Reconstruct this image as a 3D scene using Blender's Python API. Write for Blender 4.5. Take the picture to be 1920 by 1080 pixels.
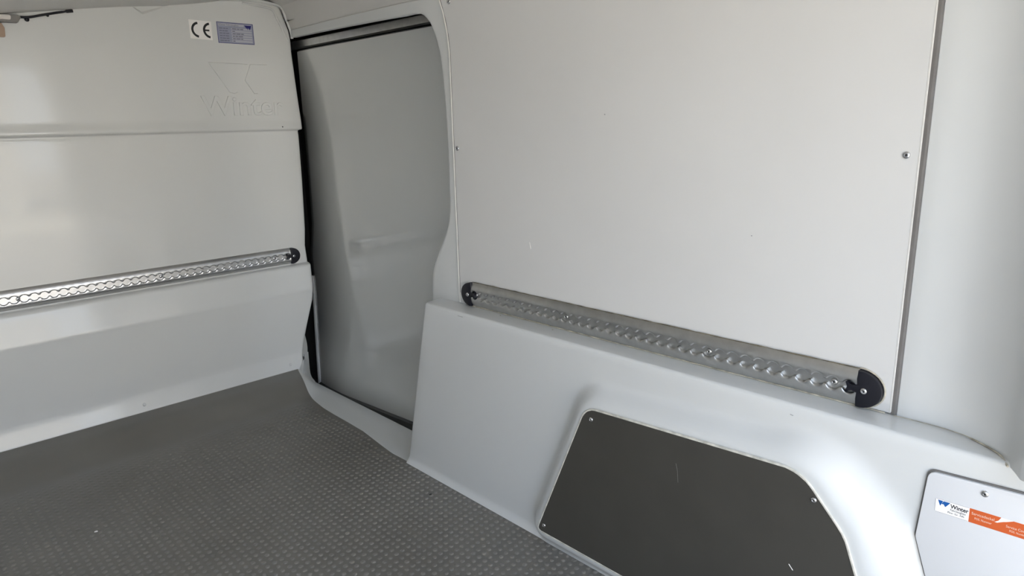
import bpy, bmesh, math, random
from mathutils import Vector, Matrix
random.seed(7)
S = bpy.context.scene
COL = S.collection
for o in list(bpy.data.objects):
    bpy.data.objects.remove(o)

# ------------------------------------------------------------------ camera
cam = bpy.data.cameras.new('camera')
cam.sensor_width = 36.0
cam.lens = 1281.0 / 1920.0 * 36.0
cam.clip_start = 0.01
co = bpy.data.objects.new('camera', cam)
COL.objects.link(co)
r = Vector((0.71583145, -0.69788526, -0.02327011))
u = Vector((0.18032843, 0.15256539, 0.97170235))
f = Vector((0.67458654, 0.69977136, -0.23505966))
m = Matrix((r, u, -f)).transposed().to_4x4()
m.translation = Vector((0, 0, 1.03))
co.matrix_world = m
S.camera = co

# ------------------------------------------------------------------ world, sun, exposure
EXPOSURE = 0.12
SKY = 5.0
S.view_settings.view_transform = 'Standard'
S.view_settings.look = 'None'
S.view_settings.gamma = 1.0
S.view_settings.use_curve_mapping = False
S.view_settings.exposure = EXPOSURE
W = bpy.data.worlds.new('overcast_sky')
S.world = W
W.use_nodes = True
nt = W.node_tree
nt.nodes.clear()
out = nt.nodes.new('ShaderNodeOutputWorld')
bg = nt.nodes.new('ShaderNodeBackground')
tc = nt.nodes.new('ShaderNodeTexCoord')
sep = nt.nodes.new('ShaderNodeSeparateXYZ')
ramp = nt.nodes.new('ShaderNodeValToRGB')
ramp.color_ramp.elements[0].position = 0.0
ramp.color_ramp.elements[0].color = (0.93, 0.99, 1.06, 1)
ramp.color_ramp.elements[1].position = 0.9
ramp.color_ramp.elements[1].color = (0.24, 0.36, 0.56, 1)
e = ramp.color_ramp.elements.new(0.35)
e.color = (0.54, 0.63, 0.78, 1)
nt.links.new(tc.outputs['Generated'], sep.inputs[0])
nt.links.new(sep.outputs['Z'], ramp.inputs[0])
nt.links.new(ramp.outputs[0], bg.inputs[0])
bg.inputs[1].default_value = SKY
nt.links.new(bg.outputs[0], out.inputs[0])

sun = bpy.data.lights.new('sun', 'SUN')
sun.energy = 24.0
sun.angle = math.radians(1.0)
sun.color = (1.0, 0.93, 0.82)
so = bpy.data.objects.new('sun', sun)
COL.objects.link(so)
so.location = (-3, 6, 8)
# the sun stands ahead of the van, so that none of it falls in through the open rear
so.rotation_euler = (Vector((0.40, -0.75, -1.0))).to_track_quat('-Z', 'Y').to_euler()

# ------------------------------------------------------------------ materials
def mat(name, col, rough=0.4, metal=0.0, coat=0.0, noise=None, bump=None, spec=0.5):
    M = bpy.data.materials.new(name)
    M.use_nodes = True
    n = M.node_tree
    b = n.nodes['Principled BSDF']
    b.inputs['Base Color'].default_value = (*col, 1)
    b.inputs['Roughness'].default_value = rough
    b.inputs['Metallic'].default_value = metal
    b.inputs['Coat Weight'].default_value = coat
    b.inputs['Coat Roughness'].default_value = 0.07
    b.inputs['Specular IOR Level'].default_value = spec
    tcn = n.nodes.new('ShaderNodeTexCoord')
    if noise:
        sc, amt = noise
        t = n.nodes.new('ShaderNodeTexNoise')
        t.inputs['Scale'].default_value = sc
        t.inputs['Detail'].default_value = 5
        n.links.new(tcn.outputs['Object'], t.inputs['Vector'])
        mx = n.nodes.new('ShaderNodeMix')
        mx.data_type = 'RGBA'
        mr = n.nodes.new('ShaderNodeMapRange')
        mr.inputs[1].default_value = 0.3
        mr.inputs[2].default_value = 0.7
        n.links.new(t.outputs[0], mr.inputs[0])
        n.links.new(mr.outputs[0], mx.inputs[0])
        mx.inputs[6].default_value = (*[c * (1 - amt) for c in col], 1)
        mx.inputs[7].default_value = (*[min(1, c * (1 + amt)) for c in col], 1)
        n.links.new(mx.outputs[2], b.inputs['Base Color'])
    if bump:
        sc, st, ds = bump
        t2 = n.nodes.new('ShaderNodeTexNoise')
        t2.inputs['Scale'].default_value = sc
        t2.inputs['Detail'].default_value = 3
        n.links.new(tcn.outputs['Object'], t2.inputs['Vector'])
        bp = n.nodes.new('ShaderNodeBump')
        bp.inputs['Strength'].default_value = st
        bp.inputs['Distance'].default_value = ds
        n.links.new(t2.outputs[0], bp.inputs['Height'])
        n.links.new(bp.outputs[0], b.inputs['Normal'])
    return M

GRP = mat('gelcoat_light_grey', (0.68, 0.69, 0.68), 0.30, coat=0.55, noise=(1.8, 0.012), bump=(4, 0.12, 0.004))
GRPS = mat('gelcoat_satin_grey', (0.68, 0.69, 0.68), 0.42, coat=0.15, noise=(2.5, 0.02), bump=(7, 0.2, 0.003))
PANEL = mat('satin_lining_board', (0.68, 0.675, 0.66), 0.5, noise=(3.0, 0.02), spec=0.4)
DOOR = mat('gelcoat_door_lining', (0.60, 0.61, 0.59), 0.10, coat=0.6, noise=(1.5, 0.02), bump=(3, 0.15, 0.004))
CEIL = mat('roof_lining', (0.74, 0.72, 0.69), 0.5, noise=(2, 0.03))
ALU = mat('brushed_aluminium', (0.62, 0.62, 0.62), 0.30, metal=1.0, noise=(60, 0.05))
ALUD = mat('oxidised_aluminium', (0.55, 0.55, 0.54), 0.33, metal=1.0, noise=(45, 0.08))
STEEL = mat('zinc_steel', (0.62, 0.62, 0.63), 0.25, metal=1.0)
DARKM = mat('socket_shadow_steel', (0.03, 0.03, 0.03), 0.5)
BLACK = mat('black_plastic', (0.008, 0.008, 0.013), 0.42, spec=0.35)
RUBBER = mat('black_rubber', (0.006, 0.006, 0.007), 0.75)
PLATE = mat('dark_laminated_board', (0.064, 0.060, 0.052), 0.32, noise=(9, 0.06), bump=(300, 0.05, 0.0005))
SEAL = mat('aged_sealant', (0.50, 0.46, 0.37), 0.7, noise=(55, 0.45))
DIRT = mat('dirty_joint', (0.16, 0.135, 0.09), 0.8, noise=(70, 0.5))
BEAD = mat('white_sealant', (0.74, 0.73, 0.69), 0.5, noise=(25, 0.06))
GAP = mat('grey_joint_and_gap_shade', (0.17, 0.16, 0.15), 0.7, noise=(30, 0.1))
COVER = mat('white_cover_board', (0.72, 0.725, 0.735), 0.38, noise=(5, 0.01))
WHITE = mat('white_vinyl', (0.93, 0.91, 0.89), 0.35)
INK = mat('black_ink', (0.01, 0.01, 0.012), 0.4)
GREYINK = mat('grey_ink', (0.20, 0.20, 0.27), 0.4)
BLUE = mat('blue_vinyl', (0.01, 0.10, 0.36), 0.35)
NAVY = mat('navy_ink', (0.02, 0.018, 0.18), 0.35)
PLATEBG = mat('blue_grey_foil', (0.36, 0.38, 0.50), 0.28, metal=0.35, noise=(20, 0.12))
PLATEROW = mat('silver_foil', (0.55, 0.56, 0.62), 0.28, metal=0.35)
ORANGE = mat('orange_vinyl', (0.62, 0.115, 0.028), 0.35)
CREAM = mat('cream_ink', (0.82, 0.62, 0.50), 0.4)
LAMPW = mat('lamp_lens_plastic', (0.72, 0.68, 0.64), 0.4)
LAMPG = mat('lamp_housing_plastic', (0.22, 0.21, 0.20), 0.5)
TAN = mat('tan_plastic', (0.42, 0.30, 0.22), 0.5)
SHELL = mat('van_body_paint', (0.75, 0.75, 0.75), 0.3)
ASPH = mat('sunlit_yard_paving', (0.43, 0.39, 0.33), 0.85, noise=(0.6, 0.12))
SCR = mat('pale_scratch', (0.82, 0.80, 0.76), 0.6)
SCRD = mat('grey_scuff', (0.36, 0.36, 0.36), 0.6)

def floor_material():
    M = bpy.data.materials.new('studded_rubber_mat')
    M.use_nodes = True
    n = M.node_tree
    b = n.nodes['Principled BSDF']
    L = n.links.new
    g = n.nodes.new('ShaderNodeNewGeometry')
    s = n.nodes.new('ShaderNodeSeparateXYZ')
    L(g.outputs['Position'], s.inputs[0])
    def math_(op, a, c=None, d=None):
        k = n.nodes.new('ShaderNodeMath'); k.operation = op
        for i, v in enumerate((a, c, d)):
            if v is None: continue
            if isinstance(v, (int, float)): k.inputs[i].default_value = v
            else: L(v, k.inputs[i])
        return k.outputs[0]
    n2 = n.nodes.new('ShaderNodeTexNoise')
    n2.inputs['Scale'].default_value = 420; n2.inputs['Detail'].default_value = 4
    L(g.outputs['Position'], n2.inputs['Vector'])
    fade = n.nodes.new('ShaderNodeMapRange')          # the mat is smooth where it sweeps up to the bulkhead
    fade.inputs[1].default_value = 2.22; fade.inputs[2].default_value = 2.36
    fade.inputs[3].default_value = 1.0; fade.inputs[4].default_value = 0.0
    L(s.outputs['Y'], fade.inputs[0])
    hgt = n2.outputs[0]
    tops = n.nodes.new('ShaderNodeMapRange')          # mask of whatever stands proud of the mat, for painted light
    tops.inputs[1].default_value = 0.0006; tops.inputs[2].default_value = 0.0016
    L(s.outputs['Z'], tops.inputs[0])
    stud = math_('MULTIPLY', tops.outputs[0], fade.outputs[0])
    bp = n.nodes.new('ShaderNodeBump')
    bp.inputs['Strength'].default_value = 0.5
    bp.inputs['Distance'].default_value = 0.0003
    L(hgt, bp.inputs['Height'])
    L(bp.outputs[0], b.inputs['Normal'])
    n3 = n.nodes.new('ShaderNodeTexNoise')
    n3.inputs['Scale'].default_value = 3.0; n3.inputs['Detail'].default_value = 8
    L(g.outputs['Position'], n3.inputs['Vector'])
    mx = n.nodes.new('ShaderNodeMix'); mx.data_type = 'RGBA'
    mr3 = n.nodes.new('ShaderNodeMapRange')
    mr3.inputs[1].default_value = 0.3; mr3.inputs[2].default_value = 0.7
    L(n3.outputs[0], mr3.inputs[0]); L(mr3.outputs[0], mx.inputs[0])
    mx.inputs[6].default_value = (0.162, 0.151, 0.133, 1)
    mx.inputs[7].default_value = (0.200, 0.189, 0.171, 1)
    lit_tops = n.nodes.new('ShaderNodeMix'); lit_tops.data_type = 'RGBA'      # stud tops coloured paler, standing in for light on them
    L(math_('MULTIPLY', stud, math_('MULTIPLY_ADD', n3.outputs[0], 0.7, 0.0)), lit_tops.inputs[0])
    L(mx.outputs[2], lit_tops.inputs[6])
    lit_tops.inputs[7].default_value = (0.29, 0.275, 0.25, 1)
    L(lit_tops.outputs[2], b.inputs['Base Color'])
    L(math_('MULTIPLY_ADD', fade.outputs[0], 0.10, 0.30), b.inputs['Roughness'])
    b.inputs['Specular IOR Level'].default_value = 0.5
    return M
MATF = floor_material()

# ------------------------------------------------------------------ helpers
def link_mesh(name, verts, faces, material, parent=None, smooth=False, angle=35):
    me = bpy.data.meshes.new(name)
    me.from_pydata([tuple(v) for v in verts], [], faces)
    me.validate()
    bm = bmesh.new(); bm.from_mesh(me)
    bmesh.ops.remove_doubles(bm, verts=bm.verts, dist=1e-6)
    bm.to_mesh(me); bm.free()
    me.materials.append(material)
    if smooth:
        me.polygons.foreach_set('use_smooth', [True] * len(me.polygons))
        try:
            me.set_sharp_from_angle(angle=math.radians(angle))
        except Exception:
            pass
    o = bpy.data.objects.new(name, me)
    COL.objects.link(o)
    if parent: o.parent = parent
    return o

def orient(o, flip=False):
    bm = bmesh.new(); bm.from_mesh(o.data)
    bmesh.ops.recalc_face_normals(bm, faces=bm.faces)
    if flip: bmesh.ops.reverse_faces(bm, faces=bm.faces)
    bm.to_mesh(o.data); bm.free()
    return o

def tag(o, label=None, cat=None, group=None, kind=None):
    if label: o['label'] = label
    if cat: o['category'] = cat
    if group: o['group'] = group
    if kind: o['kind'] = kind
    return o

def thing(name, origin, s, t, label, cat, group=None):
    """Empty whose local x, y, z are the two face directions and the outward normal."""
    o = bpy.data.objects.new(name, None)
    o.empty_display_size = 0.05
    COL.objects.link(o)
    s = Vector(s).normalized(); t = Vector(t).normalized(); nrm = s.cross(t)
    mm = Matrix((s, t, nrm)).transposed().to_4x4()
    mm.translation = Vector(origin)
    o.matrix_world = mm
    return tag(o, label, cat, group)

def grid(rows):
    """rows: list of equal-length vertex lists -> verts, quads"""
    v = [p for row in rows for p in row]
    n = len(rows[0]); fcs = []
    for i in range(len(rows) - 1):
        for j in range(n - 1):
            a = i * n + j
            fcs.append((a, a + 1, a + n + 1, a + n))
    return v, fcs

def prism(name, pts, z0, z1, material, parent=None, bevel=0.0, segs=2, smooth=True):
    """extruded outline (local xy), back at z0, front at z1, rounded front edge"""
    bm = bmesh.new()
    vs = [bm.verts.new((x, y, z0)) for x, y in pts]
    fc = bm.faces.new(vs)
    if fc.normal.z > 0: bmesh.ops.reverse_faces(bm, faces=[fc])
    res = bmesh.ops.extrude_face_region(bm, geom=[fc])
    nv = [g for g in res['geom'] if isinstance(g, bmesh.types.BMVert)]
    for v_ in nv: v_.co.z = z1
    bmesh.ops.recalc_face_normals(bm, faces=bm.faces)
    if bevel > 0:
        ed = [e_ for e_ in bm.edges if all(abs(v_.co.z - z1) < 1e-7 for v_ in e_.verts)]
        bmesh.ops.bevel(bm, geom=ed, offset=bevel, segments=segs, profile=0.6, affect='EDGES', clamp_overlap=True)
    me = bpy.data.meshes.new(name); bm.to_mesh(me); bm.free()
    me.materials.append(material)
    if smooth:
        me.polygons.foreach_set('use_smooth', [True] * len(me.polygons))
        me.set_sharp_from_angle(angle=math.radians(32))
    o = bpy.data.objects.new(name, me); COL.objects.link(o)
    if parent: o.parent = parent
    return o

def tube(name, pts, rad, material, parent=None, n=8, flat=1.0, up=None):
    pts = [Vector(p) for p in pts]
    rows = []
    for i, p in enumerate(pts):
        d = (pts[min(i + 1, len(pts) - 1)] - pts[max(i - 1, 0)]).normalized()
        ref = Vector(up) if up else (Vector((0, 0, 1)) if abs(d.z) < 0.9 else Vector((0, 1, 0)))
        a = d.cross(ref).normalized(); b = d.cross(a).normalized()
        rr = rad[i] if isinstance(rad, (list, tuple)) else rad
        rows.append([p + a * (rr * math.cos(2 * math.pi * k / n)) + b * (rr * flat * math.sin(2 * math.pi * k / n)) for k in range(n + 1)])
    v, fc = grid(rows)
    nn = n + 1
    fc.append(tuple(range(n)))
    fc.append(tuple((len(pts) - 1) * nn + k for k in reversed(range(n))))
    return orient(link_mesh(name, v, fc, material, parent, smooth=True, angle=50))

def smooth_path(pts, k=6):
    """Catmull-Rom through 2D or 3D points"""
    pts = [Vector(p) for p in pts]
    P = [pts[0] * 2 - pts[1]] + pts + [pts[-1] * 2 - pts[-2]]
    outp = []
    for i in range(1, len(P) - 2):
        for j in range(k):
            t = j / k
            a, b, c, d = P[i - 1], P[i], P[i + 1], P[i + 2]
            outp.append(0.5 * ((2 * b) + (c - a) * t + (2 * a - 5 * b + 4 * c - d) * t * t + (3 * b - a - 3 * c + d) * t ** 3))
    outp.append(pts[-1])
    return outp

def lerp_table(tab, x):
    """tab sorted ascending by key"""
    if x <= tab[0][0]: return tab[0][1]
    for (a, va), (b, vb) in zip(tab, tab[1:]):
        if x <= b: return va + (vb - va) * (x - a) / (b - a)
    return tab[-1][1]

def rounded(poly, rads, seg=8):
    """round the corners of a polygon by per-corner radii"""
    res = []; n = len(poly)
    for i in range(n):
        p = Vector(poly[i]); a = Vector(poly[i - 1]); b = Vector(poly[(i + 1) % n]); rd = rads[i]
        da = (a - p).normalized(); db = (b - p).normalized()
        half = da.angle(db) / 2
        tl = min(rd / math.tan(half), (a - p).length * 0.49, (b - p).length * 0.49) if rd > 0 else 0
        if tl <= 0: res.append(tuple(p)); continue
        p0 = p + da * tl; p1 = p + db * tl
        for k in range(seg + 1):
            t = k / seg
            q = p0 * (1 - t) ** 2 + p * 2 * t * (1 - t) + p1 * t * t
            res.append(tuple(q))
    return res

def text_obj(name, s, size, x, y, z, material, parent, ext=0.0003, bevel=0.0, bold=0.0, align='LEFT', shear=0.0, sx=1.0):
    cu = bpy.data.curves.new(name + '_c', 'FONT')
    cu.body = s; cu.size = size; cu.extrude = ext; cu.bevel_depth = bevel; cu.offset = bold
    cu.align_x = align; cu.shear = shear; cu.resolution_u = 3
    tmp = bpy.data.objects.new(name + '_t', cu)
    COL.objects.link(tmp)
    dg = bpy.context.evaluated_depsgraph_get(); dg.update()
    me = bpy.data.meshes.new_from_object(tmp.evaluated_get(dg))
    bpy.data.objects.remove(tmp)
    for v in me.vertices: v.co = Vector((v.co.x * sx + x, v.co.y + y, v.co.z + z))
    me.materials.clear(); me.materials.append(material)
    me.name = name
    o = bpy.data.objects.new(name, me); COL.objects.link(o)
    if parent: o.parent = parent
    return o

def screw(parent, x, y, z, rad=0.0055, name='screw', metal=None, label=None, hollow=True):
    """pan-head screw, turned round its own axis, with a dark socket as its sub-part"""
    prof = [(rad, 0), (rad, 0.0008), (rad * 0.92, 0.0018), (rad * 0.68, 0.0026), (rad * 0.42, 0.0028), (rad * 0.36, 0.0022), (0.0001, 0.0020)]
    n = 16
    rows = [[(x + q * math.cos(2 * math.pi * k / n), y + q * math.sin(2 * math.pi * k / n), z + h) for k in range(n + 1)] for q, h in prof]
    v, fc = grid(rows)
    o = orient(link_mesh(name, v, fc, metal or STEEL, parent, smooth=True, angle=60))
    if label: o['label'] = label
    if hollow:
        pts = [(x + rad * 0.34 * math.cos(math.pi * k / 3), y + rad * 0.34 * math.sin(math.pi * k / 3)) for k in range(6)]
        prism('socket', pts, z + 0.0019, z + 0.00235, DARKM, o, smooth=False)
    return o

def rivet(parent, loc, nrm, rad=0.006, material=None, name='rivet'):
    nrm = Vector(nrm).normalized(); a = nrm.orthogonal().normalized(); b = nrm.cross(a)
    rows = []
    for k in range(6):
        th = k / 5 * math.pi / 2
        rows.append([Vector(loc) + (a * math.cos(2 * math.pi * j / 14) + b * math.sin(2 * math.pi * j / 14)) * max(rad * math.cos(th), 1e-4) + nrm * rad * 0.55 * math.sin(th) for j in range(15)])
    v, fc = grid(rows)
    return orient(link_mesh(name, v, fc, material or GRP, parent, smooth=True, angle=80))

# ------------------------------------------------------------------ geometry constants (metres)
YB = 2.61          # bulkhead
XR = 1.192         # inner face of the side wall
XBOX = 1.121       # face of the moulded lower lining
ZL = 0.540         # top of the lower lining (ledge)
XLF = -0.51        # left wall

# ================================================================== FLOOR
edge = [(-0.25, 1.119), (0.0, 1.119), (1.55, 1.121), (1.66, 1.119), (1.70, 1.118), (1.736, 1.117), (1.80, 1.124), (1.90, 1.136), (1.95, 1.142),
        (2.00, 1.143), (2.06, 1.145), (2.15, 1.1455), (2.235, 1.149), (2.32, 1.160), (2.40, 1.176), (2.442, 1.188), (2.50, 1.204), (2.56, 1.222), (2.607, 1.240)]
def cove(y):
    z = 0.0
    t = max(0.0, min(1.0, (y - 2.34) / 0.18))
    z += 0.041 * (t * t * (3 - 2 * t)) + 0.005 * max(0.0, (y - 2.50) / 0.1)
    return z
rows = []
ys = [-0.25, 0.0, 0.5, 1.0, 1.5] + [1.55 + 0.02 * i for i in range(53)] + [2.607]
for y in ys:
    xe = lerp_table(edge, y)
    z = cove(y)
    rows.append([(XLF + (xe - XLF) * j / 24, y, z) for j in range(25)] + [(xe + 0.001, y, z - 0.003), (xe + 0.001, y, z - 0.006)])
v, fc = grid(rows)
# low round studs moulded into the mat, 19 x 21.5 mm apart
random.seed(11)
NS = 10
CS = [(math.cos(2 * math.pi * k / NS), math.sin(2 * math.pi * k / NS)) for k in range(NS)]
for j in range(-13, 112):
    for i in range(-28, 60):
        x = 0.0190 * i + random.uniform(-.0004, .0004)
        y = 0.0215 * j + 0.12 * x + random.uniform(-.0004, .0004)
        if x < XLF + 0.07 or y < -0.24 or y > 2.33 or x > lerp_table(edge, y) - 0.010: continue
        rr = 0.0068 * random.uniform(0.93, 1.05)
        hh = 0.0021 * random.uniform(0.8, 1.1) * (1.0 if y < 2.2 else max(0.15, (2.34 - y) / 0.14))
        zb = cove(y); b0 = len(v)
        for q, h_ in ((1.0, -0.0002), (0.82, 0.45), (0.55, 0.85), (0.28, 0.98)):
            z_ = zb + (h_ * hh if h_ > 0 else h_)
            v += [(x + c_ * rr * q, y + s_ * rr * q, z_) for c_, s_ in CS]
        v.append((x, y, zb + hh))
        for rg in range(3):
            a0 = b0 + rg * NS
            fc += [(a0 + k, a0 + (k + 1) % NS, a0 + NS + (k + 1) % NS, a0 + NS + k) for k in range(NS)]
        a0 = b0 + 3 * NS
        fc += [(a0 + k, a0 + (k + 1) % NS, b0 + 4 * NS) for k in range(NS)]
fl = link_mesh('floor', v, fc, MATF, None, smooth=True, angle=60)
tag(fl, 'grey-brown studded rubber floor mat of the load space', kind='structure')

# ================================================================== BULKHEAD (wall_front)
XE = [(0.030, 1.262), (0.085, 1.266), (0.15, 1.278), (0.217, 1.295), (0.327, 1.327), (0.40, 1.335), (0.475, 1.341), (0.50, 1.340), (0.555, 1.337),
      (0.621, 1.344), (0.817, 1.352), (1.017, 1.356), (1.0215, 1.357), (1.0235, 1.366), (1.06, 1.368), (1.112, 1.364), (1.214, 1.358), (1.314, 1.353), (1.37, 1.353), (1.395, 1.350),
      (1.44, 1.334), (1.478, 1.318), (1.490, 1.30), (1.497, 1.22)]
PY = [(0.030, 0.004), (0.033, -0.020), (0.0345, -0.0255), (0.039, -0.027), (0.043, -0.0265), (0.046, -0.0235), (0.049, -0.0225), (0.080, -0.0165), (0.105, -0.0120), (0.115, -0.0112), (0.24, -0.022), (0.366, -0.033), (0.372, -0.0337), (0.380, -0.0335),
      (0.388, -0.032), (0.43, -0.025), (0.468, -0.0185), (0.475, -0.0165), (0.479, -0.013), (0.4815, -0.007), (0.4825, 0.000), (0.484, 0.006), (0.487, 0.008),
      (0.60, 0.008), (0.80, 0.0085), (1.00, 0.010), (1.012, 0.011), (1.017, 0.0125), (1.0195, 0.012), (1.022, 0.006), (1.024, -0.001), (1.027, -0.004), (1.032, -0.0045), (1.04, -0.003), (1.06, 0.0),
      (1.10, 0.0), (1.25, 0.0), (1.40, 0.0), (1.44, -0.001), (1.478, -0.003), (1.490, -0.005), (1.497, -0.006)]
zs = sorted(set([z for z, _ in PY] + [z for z, _ in XE] + [0.03 + 0.02 * i for i in range(73)]))
rows = []
for z in zs:
    xe = lerp_table(XE, z); py = lerp_table(PY, z)
    if z < 0.07: xe = xe
    cols = [(XLF + (xe - 0.016 - XLF) * j / 40, 0.0) for j in range(41)] + [(xe - 0.010, 0.0003), (xe - 0.005, 0.0015), (xe - 0.002, 0.004), (xe, 0.009), (xe + 0.0005, 0.018), (xe - 0.002, 0.045)]
    rows.append([(x, YB + py + dy, z) for x, dy in cols])
v, fc = grid(rows)
bulk = link_mesh('wall_front', v, fc, GRP, None, smooth=True, angle=70)
tag(bulk, 'glossy light grey moulded bulkhead closing the front of the load space', kind='structure')

# raised border round the upper right corner of the bulkhead
outer = smooth_path([(1.00, YB - 0.006, 1.475), (1.12, YB - 0.008, 1.488), (1.215, YB - 0.010, 1.493), (1.27, YB - 0.010, 1.489), (1.318, YB - 0.010, 1.478), (1.335, YB - 0.009, 1.440), (1.352, YB - 0.006, 1.395), (1.357, YB - 0.002, 1.368)], 6)
tube('border_ridge', outer, 0.0058, GRP, bulk)
inner = smooth_path([(1.17, YB - 0.002, 1.481), (1.23, YB - 0.004, 1.476), (1.283, YB - 0.004, 1.468), (1.300, YB - 0.004, 1.440), (1.322, YB - 0.002, 1.395), (1.340, YB + 0.002, 1.358)], 6)
tube('border_ridge', inner, 0.0042, GRP, bulk)
# rivets along the foot of the bulkhead
for x in (-0.35, 0.143, 0.639, 1.205):
    rivet(bulk, (x, YB - 0.019, 0.071), (0, -1, 0.15), 0.0062)
rivet(bulk, (1.281, YB + 0.010, 0.083), (0.6, -0.8, 0), 0.0045, STEEL)
rivet(bulk, (1.281, YB - 0.0035, 1.035), (0, -1, 0), 0.0028, DARKM, 'bolt_hole')

# embossed emblem and lettering
emb = []
def bframe(x, z, dy=0.0):
    o = bpy.data.objects.new('tmp', None)
    return o
def emboss_poly(name, polys, parent):
    verts = []; faces = []
    for poly in polys:
        n = len(poly); b0 = len(verts)
        cx = sum(p[0] for p in poly) / n; cz = sum(p[1] for p in poly) / n
        for x, z in poly: verts.append((x, YB + 0.0015, z))
        for x, z in poly: verts.append((x + (cx - x) * 0.05, YB - 0.0022, z + (cz - z) * 0.05))
        for k in range(n):
            faces.append((b0 + k, b0 + (k + 1) % n, b0 + n + (k + 1) % n, b0 + n + k))
        faces.append(tuple(b0 + n + k for k in range(n)))
    return orient(link_mesh(name, verts, faces, GRP, parent, smooth=False))
emboss_poly('embossed_emblem', [
    [(1.020, 1.270), (1.170, 1.268), (1.144, 1.207), (1.132, 1.188), (1.120, 1.164), (1.106, 1.158), (1.088, 1.162)],
    [(1.178, 1.268), (1.246, 1.268), (1.196, 1.158), (1.182, 1.158), (1.150, 1.207)]], bulk)
w = text_obj('embossed_lettering', 'Winter', 0.098, 0.0, 0.0, 0.0, GRP, None, ext=0.0022, bevel=0.0016, sx=1.06)
for vv in w.data.vertices:
    vv.co = Vector((0.983 + vv.co.x, YB + 0.0004 - vv.co.z, 1.082 + vv.co.y))
w.parent = bulk

# pressed triangular pocket under the roof edge
tri = [(0.790, 1.437), (0.912, 1.448), (0.823, 1.411)]
verts = [(x, YB - 0.001, z) for x, z in tri] + [(0.845, YB + 0.014, 1.440), (0.826, YB + 0.012, 1.426)]
orient(link_mesh('triangular_pocket', [(x, YB - 0.007, z) for x, z in tri] + [(0.800, YB - 0.0005, 1.4345), (0.895, YB - 0.0005, 1.444), (0.824, YB - 0.0005, 1.420)],
                 [(0, 1, 4, 3), (1, 2, 5, 4), (2, 0, 3, 5), (3, 4, 5)], GRP, bulk, smooth=False))

# ================================================================== LOWER LINING BOX (trim_1) with raised wheel-arch field
arch_poly = [(1.052, 0.050), (0.893, 0.428), (0.425, 0.436), (0.340, 0.360), (0.205, 0.045)]
arch = rounded([(1.056, 0.046), (0.900, 0.417), (0.425, 0.440), (0.345, 0.350), (0.230, 0.040)], [0.012, 0.050, 0.075, 0.10, 0.012], 8)
def dist_poly(px, pz, poly):
    """signed distance, negative inside"""
    best = 1e9; inside = False; n = len(poly)
    for i in range(n):
        ax, az = poly[i]; bx, bz = poly[(i + 1) % n]
        ex, ez = bx - ax, bz - az
        t = max(0, min(1, ((px - ax) * ex + (pz - az) * ez) / max(ex * ex + ez * ez, 1e-12)))
        dx, dz = px - ax - ex * t, pz - az - ez * t
        best = min(best, dx * dx + dz * dz)
        if (az > pz) != (bz > pz) and px < (bx - ax) * (pz - az) / (bz - az) + ax: inside = not inside
    return -math.sqrt(best) if inside else math.sqrt(best)
cover_poly = rounded([(0.2475, 0.4995), (0.2545, 0.380), (0.2340, 0.318), (0.205, 0.255), (-0.03, 0.255), (-0.03, 0.530)], [0.014, 0.012, 0.02, 0.02, 0.01, 0.014], 6)
# top edge falls slightly towards the rear as in the cut-out
cover_poly = rounded([(0.2475, 0.4985), (0.2545, 0.380), (0.2340, 0.318), (0.205, 0.255), (-0.03, 0.255), (-0.03, 0.512)], [0.014, 0.012, 0.02, 0.02, 0.01, 0.014], 6)
def sstep(t):
    t = max(0.0, min(1.0, t)); return t * t * (3 - 2 * t)
RAISE = 0.034
def box_x(y, z):
    x = XBOX
    # the raised field
    if y < 1.2 and z < 0.53:
        d = dist_poly(y, z, arch)
        wdt = 0.044 + 0.056 * sstep((0.55 - y) / 0.3)
        x -= RAISE * (1 - sstep((d - 0.009) / wdt))
    if y < 0.30:
        d = dist_poly(y, z, cover_poly)
        if d < 0.004: x += 0.002 * (1 - sstep((d - 0.001) / 0.003))
    # flared foot along the floor
    if z < 0.022: x -= 0.010 * (1 - z / 0.022) ** 1.5
    return x
def box_front(z):   # y of the forward end
    return 1.655 - (1.655 - 1.522) * z / ZL
zz = [0.0, 0.003, 0.007, 0.012, 0.018, 0.024] + [0.032 + 0.008 * i for i in range(62)]
zz = [z for z in zz if z < 0.526]
rows = []
for z in zz:
    yf = box_front(z)
    cols = [-0.25, -0.12] + [-0.06 + 0.007 * j for j in range(180)]          # to y = 1.193
    cols += [cols[-1] + (yf - 0.010 - cols[-1]) * k / 12 for k in range(1, 13)]
    row = [(box_x(y, z), y, z) for y in cols]
    bx = box_x(1.4, z)
    row += [(bx + 0.0012, yf - 0.004, z), (bx + 0.005, yf, z), (bx + 0.012, yf + 0.002, z), (XR + 0.05, yf + 0.004, z)]
    rows.append(row)
def top_row(x, z, n, keep=None):
    yf = box_front(z)
    cols = [-0.25, -0.12] + [-0.06 + 0.007 * j for j in range(180)]
    cols += [cols[-1] + (yf - 0.010 - cols[-1]) * k / 12 for k in range(1, 13)]
    row = [(x, y, z) for y in cols]
    xx = max(x, XBOX)
    row += [(xx + 0.0012, yf - 0.004, z), (xx + 0.005, yf, z), (max(xx + 0.012, 0), yf + 0.002, z), (XR + 0.05, yf + 0.004, z)]
    return row
rad = 0.008
for k in range(1, 7):
    a = k / 6 * math.pi / 2
    rows.append(top_row(XBOX + rad * (1 - math.cos(a)), ZL - rad + rad * math.sin(a), 0))
for x in (1.15, 1.17, XR - 0.002, XR + 0.02):
    rows.append(top_row(x, ZL - 0.001 * (x - 1.13) / 0.06, 0))
v, fc = grid(rows)
box = link_mesh('trim_1', v, fc, GRP, None, smooth=True, angle=75)
tag(box, 'light grey moulded lower side lining with a ledge over the wheel arch', kind='structure')
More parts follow.
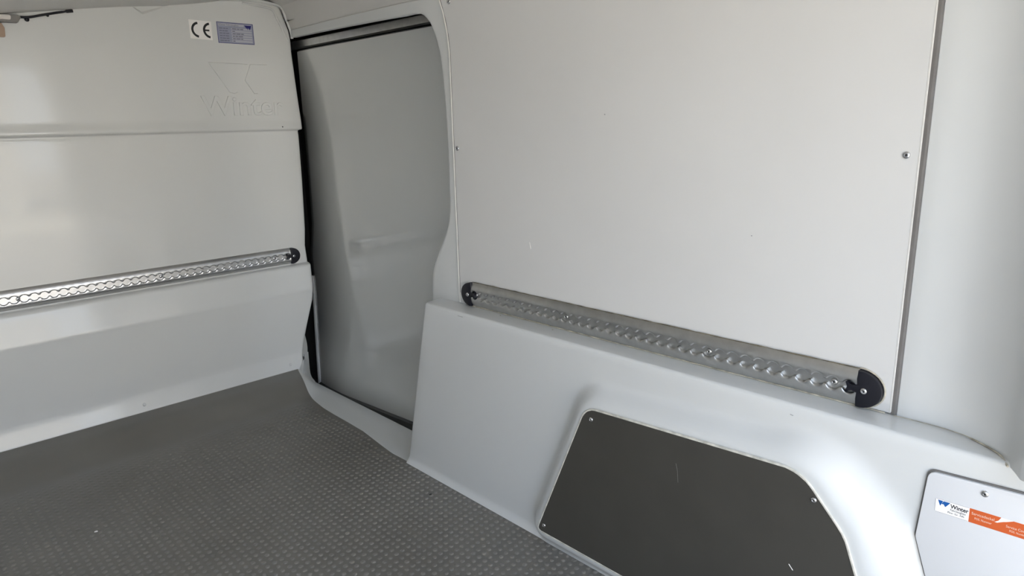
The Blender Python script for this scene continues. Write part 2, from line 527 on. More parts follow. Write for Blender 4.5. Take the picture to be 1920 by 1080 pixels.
# scratches and knocks on the lining
def stroke(name, pts, wid, parent, material):
    return tube(name, pts, wid, material, parent, n=6, flat=1.0)
X0 = XBOX - 0.0006
stroke('scratch', [(X0, 0.369, 0.461), (X0 - 0.0003, 0.358, 0.463), (X0, 0.345, 0.469)], [0.0003, 0.0007, 0.0003], box, SCR)
stroke('scratch', [(X0, 0.4305, 0.505), (X0, 0.428, 0.498)], 0.0004, box, SCR)
stroke('scratch', [(X0, 0.4265, 0.504), (X0, 0.425, 0.497)], 0.0004, box, SCR)
stroke('scuff', [(X0, 0.4655, 0.5205), (X0, 0.460, 0.5195)], 0.0006, box, SCRD)
stroke('scuff', [(XBOX - 0.0004, 1.375, 0.5295), (XBOX - 0.0004, 1.355, 0.5295)], 0.0008, box, SCRD)
for y, x in ((1.262, 1.172), (1.075, 1.170)):
    rivet(box, (x, y, ZL), (0, 0, 1), 0.0022, SEAL, 'sealant_blob')

# ================================================================== SIDE WALL (wall_right): rear pillar of the doorway and header
def header_x(y, z):
    if y <= 1.56: x = XR
    else: x = XR + (y - 1.56) * (1.352 - XR) / (2.61 - 1.56)
    lean = 1.37 * max(0, z - 1.2) ** 2 * max(0.0, min(1.0, (2.6 - y) / 1.0))
    return x - lean
ipts = [(1.586, 0.520), (1.584, 0.535), (1.583, 0.556), (1.581, 0.577), (1.577, 0.600), (1.566, 0.627), (1.546, 0.660), (1.524, 0.695), (1.503, 0.728), (1.488, 0.759), (1.481, 0.790), (1.478, 0.820),
        (1.476, 0.893), (1.475, 0.96), (1.476, 1.02), (1.478, 1.08), (1.481, 1.131), (1.486, 1.175), (1.492, 1.213), (1.500, 1.250), (1.510, 1.283), (1.520, 1.299), (1.534, 1.312), (1.556, 1.3175), (1.60, 1.3215)]
ipts = [tuple(p) for p in smooth_path(ipts, 3)]
m2 = [(1.65 + 0.095 * k, 1.323 + (1.371 - 1.323) * (k / 10) ** 0.93) for k in range(11)]
ipts += m2
n_i = len(ipts)
opts = []
for k, (y, z) in enumerate(ipts):
    if y < 1.60 and z < 1.315 and k < n_i - 14:
        opts.append((1.395, z if z < 1.25 else 1.25 + (z - 1.25) * 1.45))
    else:
        opts.append((None, None))
first = next(i for i, q in enumerate(opts) if q[0] is None)
cnt = n_i - first
for i in range(first, n_i):
    y = ipts[i][0]
    t = (i - first) / (cnt - 1)
    yo = 1.395 + (YB - 1.395) * t if False else max(1.395, y - 0.10 * (1 - t) )
    zo = 1.346 + (1.397 - 1.346) * max(0, min(1, (yo - 1.53) / (2.61 - 1.53)))
    opts[i] = (yo, zo)
rows = [[], [], [], [], [], []]
for (y, z), (yo, zo) in zip(ipts, opts):
    rows[0].append((header_x(yo, zo), yo, zo))
    ym, zm = y + (yo - y) * 0.10, z + (zo - z) * 0.10
    rows[1].append((header_x(ym, zm), ym, zm))
    ym, zm = y + (yo - y) * 0.03, z + (zo - z) * 0.03
    rows[2].append((header_x(ym, zm) + 0.0006, ym, zm))
    rows[3].append((header_x(y, z) + 0.003, y, z))
    rows[4].append((header_x(y, z) + 0.010, y + (y - ym) * 0.2, z + (z - zm) * 0.2))
    rows[5].append((header_x(y, z) + 0.022, y - (y - yo) * 0.03, z - (z - zo) * 0.03))
v, fc = grid(rows)
wr = orient(link_mesh('wall_right', v, fc, GRPS, None, smooth=True, angle=60))
tag(wr, 'light grey moulded pillar and header framing the side doorway', kind='structure')
# cant rail above the header
rows = [[], [], [], []]
for k in range(21):
    y = 1.38 + (2.606 - 1.38) * k / 20
    zo = 1.346 + (1.397 - 1.346) * max(0, min(1, (y - 1.53) / (2.61 - 1.53)))
    x = header_x(y, zo)
    rows[0].append((x + 0.003, y, zo - 0.003)); rows[1].append((x + 0.004, y, zo + 0.002))
    rows[2].append((x - 0.030, y, zo + 0.085)); rows[3].append((x - 0.15, y, zo + 0.135))
v, fc = grid(rows)
link_mesh('cant_rail', v, fc, CEIL, wr, smooth=True, angle=20)
# moulded boss in the header corner
tube('moulded_boss', [(1.158, 1.512, 1.346), (1.156, 1.512, 1.356), (1.150, 1.512, 1.375)], [0.004, 0.006, 0.006], GRP, wr)
# wall behind the board, down to the ledge and up to the roof
rows = []
for k in range(13):
    z = 0.50 + (1.46 - 0.50) * k / 12
    x = XR + 0.005 - 1.37 * max(0, z - 1.2) ** 2
    rows.append([(x, 0.30, z), (x, 0.80, z), (x, 1.41, z)])
v, fc = grid(rows)
link_mesh('backing', v, fc, GRPS, wr, smooth=True)

# dark recess the sliding door runs in
rec = [(-0.22), 1.46]
verts = [(1.53, 1.30, -0.22), (1.53, 2.95, -0.22), (1.53, 2.95, 1.46), (1.53, 1.30, 1.46), (1.20, 1.30, -0.22), (1.10, 2.95, -0.22), (1.36, 2.95, 1.435), (1.22, 1.30, 1.40),
         (1.23, 1.62, 1.46)]
orient(link_mesh('door_recess', verts[:8], [(0, 1, 2, 3), (1, 5, 6, 2), (0, 4, 5, 1), (3, 2, 6, 7)], RUBBER, wr))

# ================================================================== SLIDING DOOR (door_1)
door = bpy.data.objects.new('door_1', None); COL.objects.link(door)
door.location = (1.42, 2.1, -0.1)
tag(door, 'closed grey sliding side door with plain glossy lining', kind='structure')
def door_x(y, z):
    x = 1.42
    x -= 0.055 * sstep((0.16 - z) / 0.30)
    x -= 0.05 * max(0, (z - 0.95) / 0.4) ** 2
    x += 0.27 * max(0, y - (2.40 + 0.10 * max(0, z - 0.55))) ** 2
    return x
RT = [(-0.16, 0.5120), (0.31, 0.5180), (0.48, 0.5180), (0.58, 0.5230), (0.626, 0.5248), (1.0, 0.5265), (1.33, 0.5265)]
def door_front(z):
    y = 2.75
    for _ in range(6): y = door_x(y, z) / lerp_table(RT, z)
    return y
rows = []
for k in range(60):
    z = -0.16 + (1.322 + 0.16) * k / 59
    fy = door_front(z)
    row = [(door_x(1.42 + (fy - 1.42) * j / 40, z), 1.42 + (fy - 1.42) * j / 40, z) for j in range(41)]
    row.append((door_x(fy, z) + 0.006, fy + 0.004, z)); row.append((door_x(fy, z) + 0.04, fy + 0.004, z))
    rows.append(row)
rows.append([(p[0] + 0.006, p[1], 1.327) for p in rows[-1]])
rows.append([(p[0] + 0.045, p[1], 1.329) for p in rows[-1]])
v, fc = grid(rows)
def pl(o, par):
    o.parent = par; o.matrix_parent_inverse = Matrix.Translation(-par.location); return o
pl(link_mesh('door_lining', v, fc, DOOR, None, smooth=True, angle=50), door)
# roller track band above the lining
bpts = [(1.398, 1.42, 1.334), (1.385, 1.42, 1.338), (1.383, 1.42, 1.362), (1.400, 1.42, 1.368)]
rows = [[(x, y, z) for y in (1.46, 1.8, 2.2, 2.60, 2.74)] for x, _, z in bpts]
v, fc = grid(rows)
pl(link_mesh('roller_track', v, fc, ALUD, None, smooth=True, angle=30), door)
# pale edge trim standing at the front edge of the door
pts = [(door_x(door_front(z), z) - 0.001, door_front(z) - 0.004, z) for z in [0.37 - 0.02 * k for k in range(27)]]
pl(tube('edge_trim', pts, 0.010, GRPS, None, n=10, up=(0, 1, 0)), door)

# dark tapered strip standing in for the shade of the gap under the door
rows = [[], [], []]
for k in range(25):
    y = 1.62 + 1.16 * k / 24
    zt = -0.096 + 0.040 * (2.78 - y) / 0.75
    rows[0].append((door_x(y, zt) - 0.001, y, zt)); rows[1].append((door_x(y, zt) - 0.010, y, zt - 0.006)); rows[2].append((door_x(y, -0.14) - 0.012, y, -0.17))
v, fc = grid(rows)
pl(link_mesh('gap_shade_strip', v, fc, mat('gap_shade_grey', (0.10, 0.10, 0.095), 0.6), None, smooth=True, angle=40), door)

# ================================================================== SILL (trim_2)
rows = []
ysil = [1.60 + 0.02 * i for i in range(50)] + [2.607]
for y in ysil:
    xe = lerp_table(edge, y)
    zc = cove(y)
    xo = 1.274
    rows.append([(xe - 0.03, y, zc - 0.003), (xe + 0.004, y, zc - 0.001), (xe + 0.03, y, zc * 0.8 - 0.002), (xe + (xo - xe) * 0.6, y, zc * 0.3 - 0.004), (xo - 0.006, y, -0.005), (xo - 0.001, y, -0.009), (xo, y, -0.040), (xo - 0.001, y, -0.17)])
v, fc = grid(rows)
sill = link_mesh('trim_2', v, fc, GRPS, None, smooth=True, angle=50)
tag(sill, 'light grey moulded door sill stepping down beside the floor mat', kind='structure')
# foot of the front pillar where bulkhead and sill run together
A = [(1.242, 2.600, 0.045), (1.206, 2.520, 0.014), (1.186, 2.444, 0.001)]
B = [(1.262, 2.588, 0.078), (1.216, 2.515, 0.030), (1.194, 2.452, 0.002)]
C = [(1.270, 2.594, 0.078), (1.222, 2.522, 0.028), (1.200, 2.458, 0.000)]
D = [(1.296, 2.645, 0.080), (1.272, 2.570, 0.008), (1.235, 2.490, -0.002)]
Ee = [(1.325, 2.665, 0.080), (1.298, 2.610, 0.000), (1.272, 2.520, -0.006)]
v, fc = grid([smooth_path(q, 4) for q in (A, B, C, D, Ee)])
link_mesh('pillar_foot', v, fc, GRPS, sill, smooth=True, angle=50)
# returned side of the front pillar, between bulkhead edge and door seal
rows = []
for z in [0.02 + 0.02 * k for k in range(22)]:
    xe = lerp_table(XE, z)
    rows.append([(xe - 0.001, YB + 0.010, z), (xe + 0.024 * sstep((0.28 - z) / 0.2), YB + 0.030, z), (xe + 0.056 * sstep((0.28 - z) / 0.2), YB + 0.055, z)])
v, fc = grid(rows)
link_mesh('pillar_return', v, fc, GRPS, bulk, smooth=True, angle=60)

# ================================================================== REAR PILLAR (trim_3)
prof = smooth_path([(1.1935, 0.318), (1.1915, 0.300), (1.1905, 0.268), (1.1868, 0.238), (1.1765, 0.209), (1.161, 0.183), (1.141, 0.160), (1.118, 0.145), (1.09, 0.130)], 5)
prof += [Vector((1.075, 0.105)), Vector((1.072, 0.0)), Vector((1.072, -0.26))]
rows = []
for k in range(15):
    z = 0.535 + (1.47 - 0.535) * k / 14
    lean = 1.1 * max(0, z - 1.2) ** 2
    fl_ = 0.0
    rows.append([(p[0] - lean, p[1] + (fl_ if p[1] < 0.2 else 0), z) for p in prof])
v, fc = grid(rows)
rp = link_mesh('trim_3', v, fc, GRPS, None, smooth=True, angle=60)
tag(rp, 'light grey moulded rear pillar curving inwards beside the lining board', kind='structure')
# worn sealant in the foot of the pillar
tube('sealant_bead', smooth_path([(1.186, 0.320, ZL + 0.001), (1.187, 0.26, ZL + 0.001), (1.181, 0.222, ZL + 0.001), (1.1735, 0.206, ZL + 0.001), (1.159, 0.184, ZL + 0.001), (1.140, 0.163, ZL + 0.001), (1.120, 0.150, ZL - 0.004)], 4),
     [0.0007] * 12 + [0.0014] * 8 + [0.0018] * 5, SEAL, rp, n=6)

# ================================================================== CEILING, LEFT WALL, BODY, GROUND
CZ = [(-0.56, 1.377), (0.25, 1.377), (0.40, 1.3775), (0.427, 1.379), (0.52, 1.394), (0.619, 1.410), (0.75, 1.429), (0.884, 1.444), (1.0, 1.462), (1.10, 1.482), (1.22, 1.496), (1.30, 1.500), (1.40, 1.50)]
rows = [[(x, y, lerp_table(CZ, x)) for x in [-0.56, 0.0, 0.25, 0.34, 0.40, 0.427, 0.47, 0.52, 0.57, 0.619, 0.68, 0.75, 0.82, 0.884, 0.94, 1.0, 1.05, 1.10, 1.16, 1.22, 1.30, 1.40]] for y in (-0.26, 0.0, 0.6, 1.2, 1.8, 2.3, 2.625)]
v, fc = grid(rows)
ce = link_mesh('ceiling', v, fc, CEIL, None, smooth=True, angle=60)
tag(ce, 'pale roof lining, lower along the middle of the load space', kind='structure')
rows = [[(x, y, z) for y in (-0.26, 0.0, 0.7, 1.4, 2.1, 2.62)] for x, z in ((XLF + 0.06, 0.0), (XLF + 0.06, 0.52), (XLF + 0.05, 0.54), (XLF, 0.54), (XLF, 1.2), (XLF + 0.03, 1.34), (XLF + 0.06, 1.385))]
v, fc = grid(rows)
wl = link_mesh('wall_left', v, fc, mat('bright_satin_lining', (0.80, 0.81, 0.81), 0.45), None, smooth=True, angle=40)
tag(wl, 'light grey moulded side wall opposite the sliding door', kind='structure')
# outer skin of the van keeps the daylight out everywhere but at the open rear
bm = bmesh.new()
bmesh.ops.create_cube(bm, size=1.0)
for vv in bm.verts:
    vv.co = Vector((0.49 + vv.co.x * 2.2, 1.62 + vv.co.y * 3.0, 0.63 + vv.co.z * 1.86))
    if vv.co.y < 0.5: vv.co.y = -0.27
rear = [fa for fa in bm.faces if fa.normal.y < -0.9]
bmesh.ops.delete(bm, geom=rear, context='FACES')
me = bpy.data.meshes.new('trim_4'); bm.to_mesh(me); bm.free(); me.materials.append(SHELL)
sh = bpy.data.objects.new('trim_4', me); COL.objects.link(sh)
tag(sh, 'outer body shell of the van around the load space', kind='structure')
g = link_mesh('ground', [(-40, -50, -0.62), (40, -50, -0.62), (40, 12, -0.62), (-40, 12, -0.62)], [(0, 1, 2, 3)], ASPH)
tag(g, 'paved yard behind the open rear of the van', kind='structure')
gs = link_mesh('trim_5', [(-14, -11.2, -0.615), (14, -11.0, -0.615), (14, -9.4, -0.615), (-14, -9.7, -0.615)], [(0, 1, 2, 3)], mat('streak_strip_pale', (0.88, 0.80, 0.64), 0.8, noise=(1.2, 0.1)))  # unseen strip, added pale like sunlit ground to mirror in the bulkhead
# unseen pale building, added to hide the sky from the bulkhead's reflections
bm = bmesh.new(); bmesh.ops.create_cube(bm, size=1.0)
for vv in bm.verts: vv.co = Vector((-1.5 + vv.co.x * 9.0, -16.0 + vv.co.y * 4.0, 1.38 + vv.co.z * 4.0))
me = bpy.data.meshes.new('trim_6'); bm.to_mesh(me); bm.free(); me.materials.append(mat('pale_sky_blocker', (0.52, 0.50, 0.465), 0.9, noise=(0.5, 0.25)))
bo = bpy.data.objects.new('trim_6', me); COL.objects.link(bo)
tag(bo, 'added unseen pale building across the yard, hiding the sky in reflections', kind='structure')
tag(gs, 'added unseen pale strip across the yard, mirrored as a warm streak', kind='structure')
# rear door leaf standing open at the right of the opening
bm = bmesh.new(); bmesh.ops.create_cube(bm, size=1.0)
for vv in bm.verts: vv.co = Vector((1.30 + vv.co.x * 0.05, -0.70 + vv.co.y * 0.80, 0.52 + vv.co.z * 1.75))
bmesh.ops.bevel(bm, geom=list(bm.edges), offset=0.015, segments=2, affect='EDGES')
me = bpy.data.meshes.new('door_2'); bm.to_mesh(me); bm.free(); me.materials.append(SHELL)
rd = bpy.data.objects.new('door_2', me); COL.objects.link(rd)
tag(rd, 'white rear door leaf standing open beside the load space', kind='structure')

# ================================================================== SIDE LINING BOARD
pb = thing('lining_board', (XR, 1.445, ZL), (0, -1, 0), (0, 0, 1), 'large flat light grey lining board on the side wall above the ledge', 'wall panel')
def board_grid(w_, h0, h1, th):
    rows = []
    for k in range(25):
        t_ = h0 + (h1 - h0) * k / 24
        lean = 1.37 * max(0, ZL + t_ - 1.2) ** 2
        rows.append([(0.0, t_, -0.004), (0.0, t_, lean + th - 0.0006), (0.0006, t_, lean + th)] + [(w_ * j / 8, t_, lean + th) for j in range(1, 8)] + [(w_ - 0.0006, t_, lean + th), (w_, t_, lean + th - 0.0006), (w_, t_, -0.004)])
    return grid(rows)
v, fc = board_grid(1.118, 0.002, 0.90, 0.002)
link_mesh('board', v, fc, PANEL, pb, smooth=True, angle=30)
# edge beads: white down the front edge, white and grey joint down the rear edge
def edge_line(s_, d_, h0, h1):
    return [(s_, h0 + (h1 - h0) * k / 20, 1.37 * max(0, ZL + h0 + (h1 - h0) * k / 20 - 1.2) ** 2 + d_) for k in range(21)]
tube('edge_bead', edge_line(-0.003, 0.001, 0.0, 0.895), 0.0028, BEAD, pb, n=6)
tube('joint_line', edge_line(0.0012, 0.0018, 0.03, 0.895), 0.0009, GAP, pb, n=6)
tube('edge_bead', edge_line(1.1172, 0.0012, 0.004, 0.72), 0.0016, BEAD, pb, n=6)
rows = [[(1.1185, 0.0, 0.0015), (1.1255, 0.0, 0.0005)], [(1.1185, 0.86, 0.0015 + 0.0), (1.1255, 0.86, 0.0)]]
rows = []
for k in range(21):
    h = 0.86 * k / 20; ln = 1.37 * max(0, ZL + h - 1.2) ** 2
    wv = 0.0004 * math.sin(h * 45)
    rows.append([(1.1178, h, ln + 0.001), (1.1195, h, ln + 0.0017), (1.1235 + wv, h, ln + 0.0014), (1.1262 + wv, h, ln - 0.002)])
v, fc = grid(rows)
link_mesh('joint_rubber', v, fc, GAP, pb, smooth=True)
for y, z in ((0.346, 0.967), (1.431, 0.967), (1.414, 1.328)):
    ln = 1.37 * max(0, z - 1.2) ** 2
    screw(pb, 1.445 - y, z - ZL, ln + 0.002, 0.0058 if y < 1 else 0.0065)
for (y, z, ln_, w_) in ((0.345, 0.56, 0, 0), (0.350, 0.548, 0, 0)):
    pass
# little scuffs
for (y, z, dy, dz, wdt, mt) in ((1.168, 0.742, -0.004, -0.016, 0.0006, SCR), (0.938, 1.043, -0.002, -0.001, 0.0012, SCRD), (0.592, 0.816, -0.002, 0.0, 0.0010, SCRD)):
    stroke('scuff', [(1.445 - y, z - ZL, 0.0022), (1.445 - y - dy, z + dz - ZL, 0.0022)], wdt, pb, mt)

# ================================================================== LASHING RAILS
PITCH = 0.0272
def make_rail(name, origin, s, L, label, group, screws, phase=0.0, cap0=True, cap1=True, dirty=False, material=ALU):
    """local x along the rail, y = 0 at the slot, z outward"""
    R_ = thing(name, origin, s, (0, 0, 1), label, 'rail', group)
    top, bot = 0.0335, -0.0320
    n = int(L / PITCH * 18)
    rows_u = [[] for _ in range(9)]
    rows_l = [[] for _ in range(9)]
    floor_r = [[], []]
    for i in range(n + 1):
        x = L * i / n
        q = ((x - phase) / PITCH) % 1.0
        q = (q - 0.5) * PITCH
        g_ = math.sqrt(max(0.0, 0.0113 ** 2 - q * q)) if abs(q) < 0.0113 else 0.0
        g_ = max(g_, 0.0042)
        for rws, sg, ext in ((rows_u, 1, top), (rows_l, -1, -bot)):
            P_ = [(ext, 0.0), (ext, 0.0022), (ext - 0.002, 0.0040), (0.0235, 0.0082), (0.0165, 0.0098), (g_ + 0.0032, 0.0102), (g_ + 0.0014, 0.0094), (g_, 0.0072), (g_ + 0.0003, 0.0012)]
            for k, (t_, d_) in enumerate(P_):
                rws[k].append((x, sg * t_, d_))
        floor_r[0].append((x, 0.014, 0.0012)); floor_r[1].append((x, -0.014, 0.0012))
    V = []; F = []
    for rws in (rows_u, rows_l, floor_r):
        v_, f_ = grid(rws); b_ = len(V)
        V += v_; F += [tuple(a + b_ for a in q_) for q_ in f_]
    me_ = link_mesh('profile', V, F, material, R_, smooth=True, angle=38)
    # end caps: rounded outside, fish-tail tongue reaching into the slot
    def cap(x0, sg):
        pts = [(0.0, 0.0330)]
        for k in range(1, 20):
            a = math.pi / 2 - math.pi * k / 20
            pts.append((0.040 * max(0, math.cos(a)) ** 0.9, 0.0330 * math.sin(a)))
        pts += [(0.0, -0.0320), (-0.001, -0.018), (-0.0005, -0.0075), (-0.008, -0.0055), (-0.0125, -0.007), (-0.0155, -0.0105), (-0.0185, -0.0075), (-0.0160, 0.0), (-0.0190, 0.0080), (-0.0155, 0.0108), (-0.0125, 0.007), (-0.008, 0.0055), (0.0, 0.0075), (-0.001, 0.018)]
        pts = [(x0 + sg * x, y) for x, y in pts]
        c_ = prism('end_cap', pts, 0.0, 0.0113, BLACK, R_, bevel=0.0016, segs=2)
        screw(c_, x0 + sg * 0.0120, -0.001, 0.0115, 0.0056)
    if cap0: cap(0.0, -1)
    if cap1: cap(L, 1)
    for x in screws:
        screw(R_, x, 0.0, 0.0022, 0.0062, metal=ALUD if dirty else None)
    if dirty:
        n2 = 60
        rr = [0.0006 + 0.0007 * random.random() for _ in range(n2 + 1)]
        tube('sealant_bead', [(L * k / n2, 0.0345 + random.uniform(-.0003, .0003), 0.0022) for k in range(n2 + 1)], rr, DIRT, R_, n=6)
        tube('sealant_bead', [(-0.03 + (L + 0.075) * k / n2, -0.0338 + random.uniform(-.0003, .0003), 0.0012) for k in range(n2 + 1)], [0.0010 + 0.0008 * random.random() for _ in range(n2 + 1)], SEAL, R_, n=6)
    return R_
r1 = make_rail('lashing_rail', (XR - 0.003, 1.386, 0.5745), (0, -1, 0), 1.006,
          'aluminium lashing rail on the side wall below the large lining board', None,
          [0.0136 + PITCH * k for k in (0, 12, 26, 35)], phase=0.0, dirty=True, material=ALUD)
# dirt and old sealant round the rear cap
pts = [(1.006 + 0.0425 * math.cos(a), 0.0355 * math.sin(a), 0.001) for a in [math.pi / 2 - math.pi * k / 16 for k in range(17)]]
tube('sealant_ring', pts, [0.0012 + 0.0006 * random.random() for _ in pts], SEAL, r1, n=6)
r2 = make_rail('lashing_rail', (-0.44, YB + 0.008, 0.5205), (1, 0, 0), 1.703,
          'aluminium lashing rail running across the bulkhead', None,
          [1.703 - 0.0136 - PITCH * k for k in (2, 17.8, 33.6)], phase=1.703 % PITCH, dirty=False)

# ================================================================== WHEEL-ARCH COVER
wa = thing('wheel_arch_cover', (XBOX - RAISE, 1.10, 0.0), (0, -1, 0), (0, 0, 1),
           'dark grey-brown flat board with rounded corners over the wheel arch', 'cover plate')
lp = [(1.10 - y, z) for y, z in arch]
prism('board', lp, 0.0002, 0.0032, PLATE, wa, bevel=0.0006, segs=1)
ring = [(x, z, 0.0018) for x, z in lp] + [(lp[0][0], lp[0][1], 0.0018)]
rr = [0.0022 + 0.0007 * random.random() for _ in ring]
tube('sealant_bead', ring, rr, mat('yellowed_sealant', (0.62, 0.60, 0.53), 0.6, noise=(60, 0.25)), wa, n=6, up=(0, 0, 1))
for y, z in ((0.884, 0.393), (0.399, 0.396), (1.031, 0.067), (0.27, 0.067)):
    screw(wa, 1.10 - y, z, 0.0032, 0.0052)
stroke('scratch', [(1.10 - 0.668, 0.366, 0.0034), (1.10 - 0.664, 0.35, 0.0035), (1.10 - 0.662, 0.327, 0.0034)], 0.0005, wa, mat('faint_scratch', (0.13, 0.125, 0.11), 0.5))
stroke('scratch', [(1.10 - 0.432, 0.256, 0.0034), (1.10 - 0.424, 0.247, 0.0034)], 0.0007, wa, SCR)

# ================================================================== SERVICE COVER
sc_ = thing('service_cover', (XBOX, 0.26, 0.25), (0, -1, 0), (0, 0, 1),
            'white access cover with chamfered lower corner set in the lower lining', 'cover plate')
inset = []
cxy = (0.11, 0.385)
ip = rounded([(0.2445, 0.4955), (0.2515, 0.380), (0.2315, 0.319), (0.203, 0.258), (-0.028, 0.258), (-0.028, 0.509)], [0.013, 0.012, 0.02, 0.02, 0.01, 0.014], 6)
prism('board', [(0.26 - y, z - 0.25) for y, z in ip], 0.0012, 0.0060, COVER, sc_, bevel=0.0010, segs=2)
gk = rounded([(0.2470, 0.4980), (0.2540, 0.380), (0.2340, 0.318), (0.205, 0.255), (-0.03, 0.255), (-0.03, 0.5115)], [0.014, 0.012, 0.02, 0.02, 0.01, 0.014], 6)
prism('cover_gap_shade', [(0.26 - y, z - 0.25) for y, z in gk], -0.0025, 0.0014, GAP, sc_, smooth=False)  # dark rim standing in for the shadow line around the cover
screw(sc_, 0.26 - 0.1705, 0.4865 - 0.25, 0.0060, 0.0050, metal=ALUD)

# sticker on the cover
st = thing('service_sticker', (XBOX - 0.0061, 0.2305, 0.4335), (0, -1, 0.022), (0, 0.022, 1),
           'white and orange strip sticker with blue double-triangle logo on the white access cover', 'sticker')
prism('sticker_base', rounded([(0, 0), (0.2, 0), (0.2, 0.0225), (0, 0.0225)], [0.002] * 4, 3), 0.0, 0.0002, WHITE, st, smooth=False)
def flat(name, polys, z, material, parent):
    V = []; F = []
    for p_ in polys:
        b_ = len(V); V += [(x, y, z) for x, y in p_]; F.append(tuple(b_ + k for k in range(len(p_))))
    return link_mesh(name, V, F, material, parent)
rim = []
flat('border_line', [[(0.001, 0.0003), (0.044, 0.0003), (0.044, 0.0007), (0.001, 0.0007)], [(0.0003, 0.001), (0.0007, 0.001), (0.0007, 0.0215), (0.0003, 0.0215)], [(0.001, 0.0218), (0.044, 0.0218), (0.044, 0.0222), (0.001, 0.0222)]], 0.0003, GREYINK, st)
flat('logo', [[(0.0035, 0.0205), (0.0105, 0.0205), (0.0085, 0.0155), (0.0075, 0.0120), (0.0068, 0.0120)],
              [(0.0112, 0.0205), (0.0200, 0.0205), (0.0142, 0.0120), (0.0135, 0.0120), (0.0113, 0.0155), (0.0098, 0.0150)],
              [(0.0085, 0.0155), (0.0112, 0.0205), (0.0098, 0.0150)]], 0.0003, BLUE, st)
text_obj('lettering', 'Winter', 0.0092, 0.0205, 0.0128, 0.0003, INK, st, ext=0.00005, sx=0.85, bold=0.0002)
text_obj('lettering', 'Fahrzeugbau', 0.0052, 0.0205, 0.0082, 0.0003, INK, st, ext=0.00005, sx=0.78)
text_obj('lettering', 'Pkw- für -Nfz', 0.0042, 0.0175, 0.0036, 0.0003, INK, st, ext=0.00005, sx=0.95)
flat('orange_field', [[(0.0450, 0.0), (0.2, 0.0), (0.2, 0.0225), (0.0905, 0.0225), (0.0855, 0.0185), (0.0800, 0.0135), (0.0785, 0.0120), (0.0775, 0.0225), (0.0450, 0.0225)]], 0.0004, ORANGE, st) if False else \
flat('orange_field', [[(0.0450, 0.0), (0.2, 0.0), (0.2, 0.0225), (0.0450, 0.0225)]], 0.0003, ORANGE, st)
flat('white_slash', [[(0.0765, 0.0128), (0.0800, 0.0128), (0.0838, 0.0150), (0.0870, 0.0168), (0.0905, 0.0182), (0.0990, 0.0225), (0.0840, 0.0225), (0.0838, 0.0220), (0.0812, 0.0165)]], 0.0004, WHITE, st)
text_obj('lettering', 'Servicedeckel', 0.0062, 0.0478, 0.0135, 0.0004, CREAM, st, ext=0.00005, sx=0.84)
text_obj('lettering', 'POS. Nummer', 0.0048, 0.0520, 0.0068, 0.0004, CREAM, st, ext=0.00005, sx=0.75)
text_obj('lettering', 'Service Cover', 0.0056, 0.0905, 0.0100, 0.0004, CREAM, st, ext=0.00005, sx=0.8)
text_obj('lettering', 'POS. Number', 0.0044, 0.0950, 0.0045, 0.0004, CREAM, st, ext=0.00005, sx=0.8)

# ================================================================== STICKERS ON THE BULKHEAD
ceS = thing('ce_sticker', (0.972, YB - 0.0004, 1.3445), (1, 0, 0), (0, 0, 1), 'small white sticker with black CE mark at the top of the bulkhead', 'sticker')
prism('sticker_base', [(0, 0.001), (0.077, -0.001), (0.0785, 0.0625), (0.0005, 0.0640)], 0.0, 0.0003, WHITE, ceS, smooth=False)
def arc_poly(cx, cy, r0, r1, a0, a1, n=20):
    o_ = [(cx + r1 * math.cos(math.radians(a0 + (a1 - a0) * k / n)), cy + r1 * math.sin(math.radians(a0 + (a1 - a0) * k / n))) for k in range(n + 1)]
    i_ = [(cx + r0 * math.cos(math.radians(a0 + (a1 - a0) * k / n)), cy + r0 * math.sin(math.radians(a0 + (a1 - a0) * k / n))) for k in range(n + 1)]
    return [[o_[k], o_[k + 1], i_[k + 1], i_[k]] for k in range(n)]
flat('ce_mark', arc_poly(0.0330, 0.0315, 0.0192, 0.0268, 98, 262) + arc_poly(0.0735, 0.0315, 0.0192, 0.0268, 98, 262) + [[(0.050, 0.0288), (0.0690, 0.0288), (0.0690, 0.0342), (0.050, 0.0342)]], 0.0005, INK, ceS)

dp = thing('data_plate_sticker', (1.069, YB - 0.0004, 1.3365), (1, 0, 0), (0, 0, 1), 'blue-grey foil data sticker with navy double-triangle logo right of the CE sticker', 'sticker')
prism('sticker_base', rounded([(0, 0), (0.134, 0), (0.135, 0.0725), (0.0005, 0.0725)], [0.002] * 4, 3), 0.0, 0.0003, PLATEBG, dp, smooth=False)
flat('border_line', [[(0, 0), (0.134, 0), (0.134, 0.0018), (0, 0.0018)], [(0, 0.0707), (0.135, 0.0707), (0.135, 0.0725), (0, 0.0725)], [(0, 0), (0.0018, 0), (0.0018, 0.0725), (0, 0.0725)], [(0.1325, 0), (0.1345, 0), (0.135, 0.0725), (0.1330, 0.0725)]], 0.0004, NAVY, dp)
rowp = []
for k in range(6):
    z0 = 0.006 + 0.0085 * k
    rowp.append([(0.052, z0), (0.128, z0), (0.128, z0 + 0.0058), (0.052, z0 + 0.0058)])
flat('entry_field', rowp + [[(0.005, 0.060), (0.100, 0.060), (0.100, 0.068), (0.005, 0.068)]], 0.00042, PLATEROW, dp)
flat('logo', [[(0.102, 0.0660), (0.1125, 0.0660), (0.1105, 0.0540)], [(0.1120, 0.0660), (0.1285, 0.0660), (0.1225, 0.0500), (0.1185, 0.0560)], [(0.1085, 0.0660), (0.1180, 0.0660), (0.1150, 0.0500)]], 0.0006, NAVY, dp)
text_obj('lettering', 'Winter Fahrzeugbau', 0.0090, 0.006, 0.0610, 0.0006, GREYINK, dp, ext=0.00005, sx=1.0)
bars = []
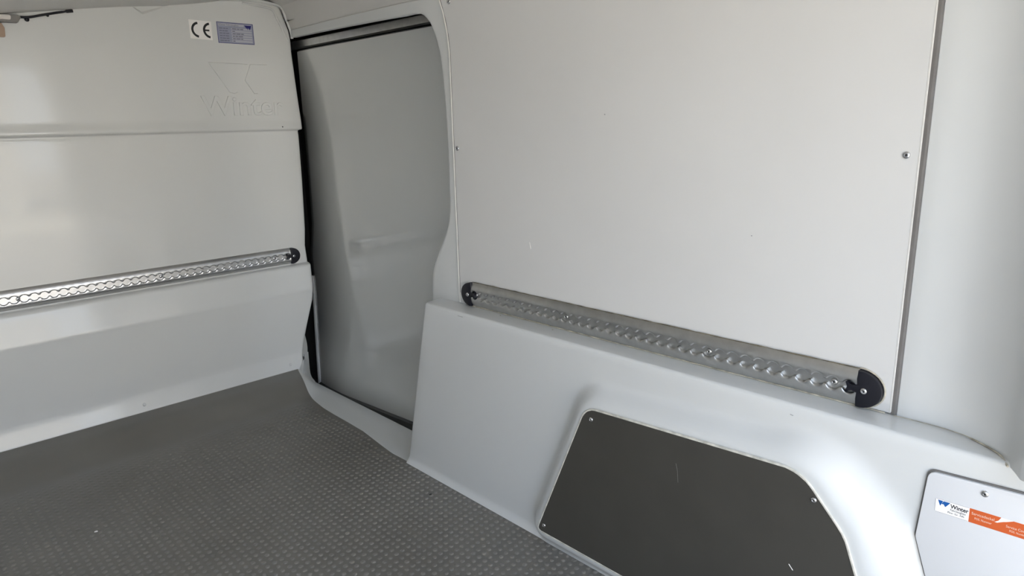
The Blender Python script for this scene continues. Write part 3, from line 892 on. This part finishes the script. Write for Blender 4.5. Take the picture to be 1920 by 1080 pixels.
for k in range(6):
    z0 = 0.0072 + 0.0085 * k
    x = 0.008
    for wd in random.sample([0.012, 0.009, 0.007, 0.010], 3):
        bars.append([(x, z0), (x + wd, z0), (x + wd, z0 + 0.003), (x, z0 + 0.003)]); x += wd + 0.002
    x = 0.055
    for wd in random.sample([0.016, 0.010, 0.012, 0.008], random.choice((1, 2, 3))):
        bars.append([(x, z0), (x + wd, z0), (x + wd, z0 + 0.0032), (x, z0 + 0.0032)]); x += wd + 0.002
flat('print_rows', bars, 0.0005, GREYINK, dp)

# ================================================================== LAMP AND CABLE AT THE TOP OF THE BULKHEAD
lamp = thing('interior_lamp', (0.425, YB - 0.004, 1.352), (1, 0, 0), (0, 0, 1), 'small interior lamp with grey housing under the roof at the left edge', 'lamp')
prism('housing', rounded([(-0.12, 0.0), (0.040, 0.004), (0.050, 0.020), (0.044, 0.026), (-0.12, 0.024)], [0.004] * 5, 4), 0.0, 0.022, LAMPG, lamp, bevel=0.003)
prism('lens', rounded([(-0.11, 0.010), (0.022, 0.010), (0.024, 0.024), (-0.11, 0.024)], [0.005] * 4, 4), 0.021, 0.027, LAMPW, lamp, bevel=0.002)
prism('bracket', rounded([(-0.06, -0.042), (0.004, -0.038), (0.006, -0.012), (0.0, 0.002), (-0.06, 0.002)], [0.004] * 5, 4), 0.0, 0.010, TAN, lamp, bevel=0.002)
cb = tube('cable', smooth_path([(0.474, YB - 0.008, 1.374), (0.50, YB - 0.008, 1.376), (0.53, YB - 0.008, 1.384), (0.57, YB - 0.008, 1.394), (0.592, YB - 0.008, 1.399), (0.600, YB - 0.008, 1.401), (0.618, YB - 0.008, 1.404)], 4),
     [0.0035] * 16 + [0.0030] * 4 + [0.0048] * 5, BLACK)
tag(cb, 'short black cable running from the lamp along the top of the bulkhead', 'cable')
for x, z, rr in ((0.492, 1.369, 0.0065), (0.548, 1.385, 0.0042)):
    rivet(cb, (x, YB - 0.006, z), (0, -1, 0), rr, BLACK, 'cable_clip')

# ================================================================== CRUMBS ON THE MAT
def crumb(x, y, rad, material, label):
    bm = bmesh.new(); bmesh.ops.create_icosphere(bm, subdivisions=1, radius=rad)
    for vv in bm.verts: vv.co = Vector((vv.co.x * 1.4, vv.co.y, vv.co.z * 0.6)) * random.uniform(0.8, 1.2)
    me = bpy.data.meshes.new('crumb'); bm.to_mesh(me); bm.free(); me.materials.append(material)
    o = bpy.data.objects.new('crumb', me); COL.objects.link(o); o.location = (x, y, rad * 0.55)
    tag(o, label, 'dirt')
crumb(0.316, 1.94, 0.0035, WHITE, 'tiny white crumb lying on the dark mat near the left')
crumb(1.045, 1.44, 0.0035, RUBBER, 'tiny black crumb on the mat beside the lower side lining')
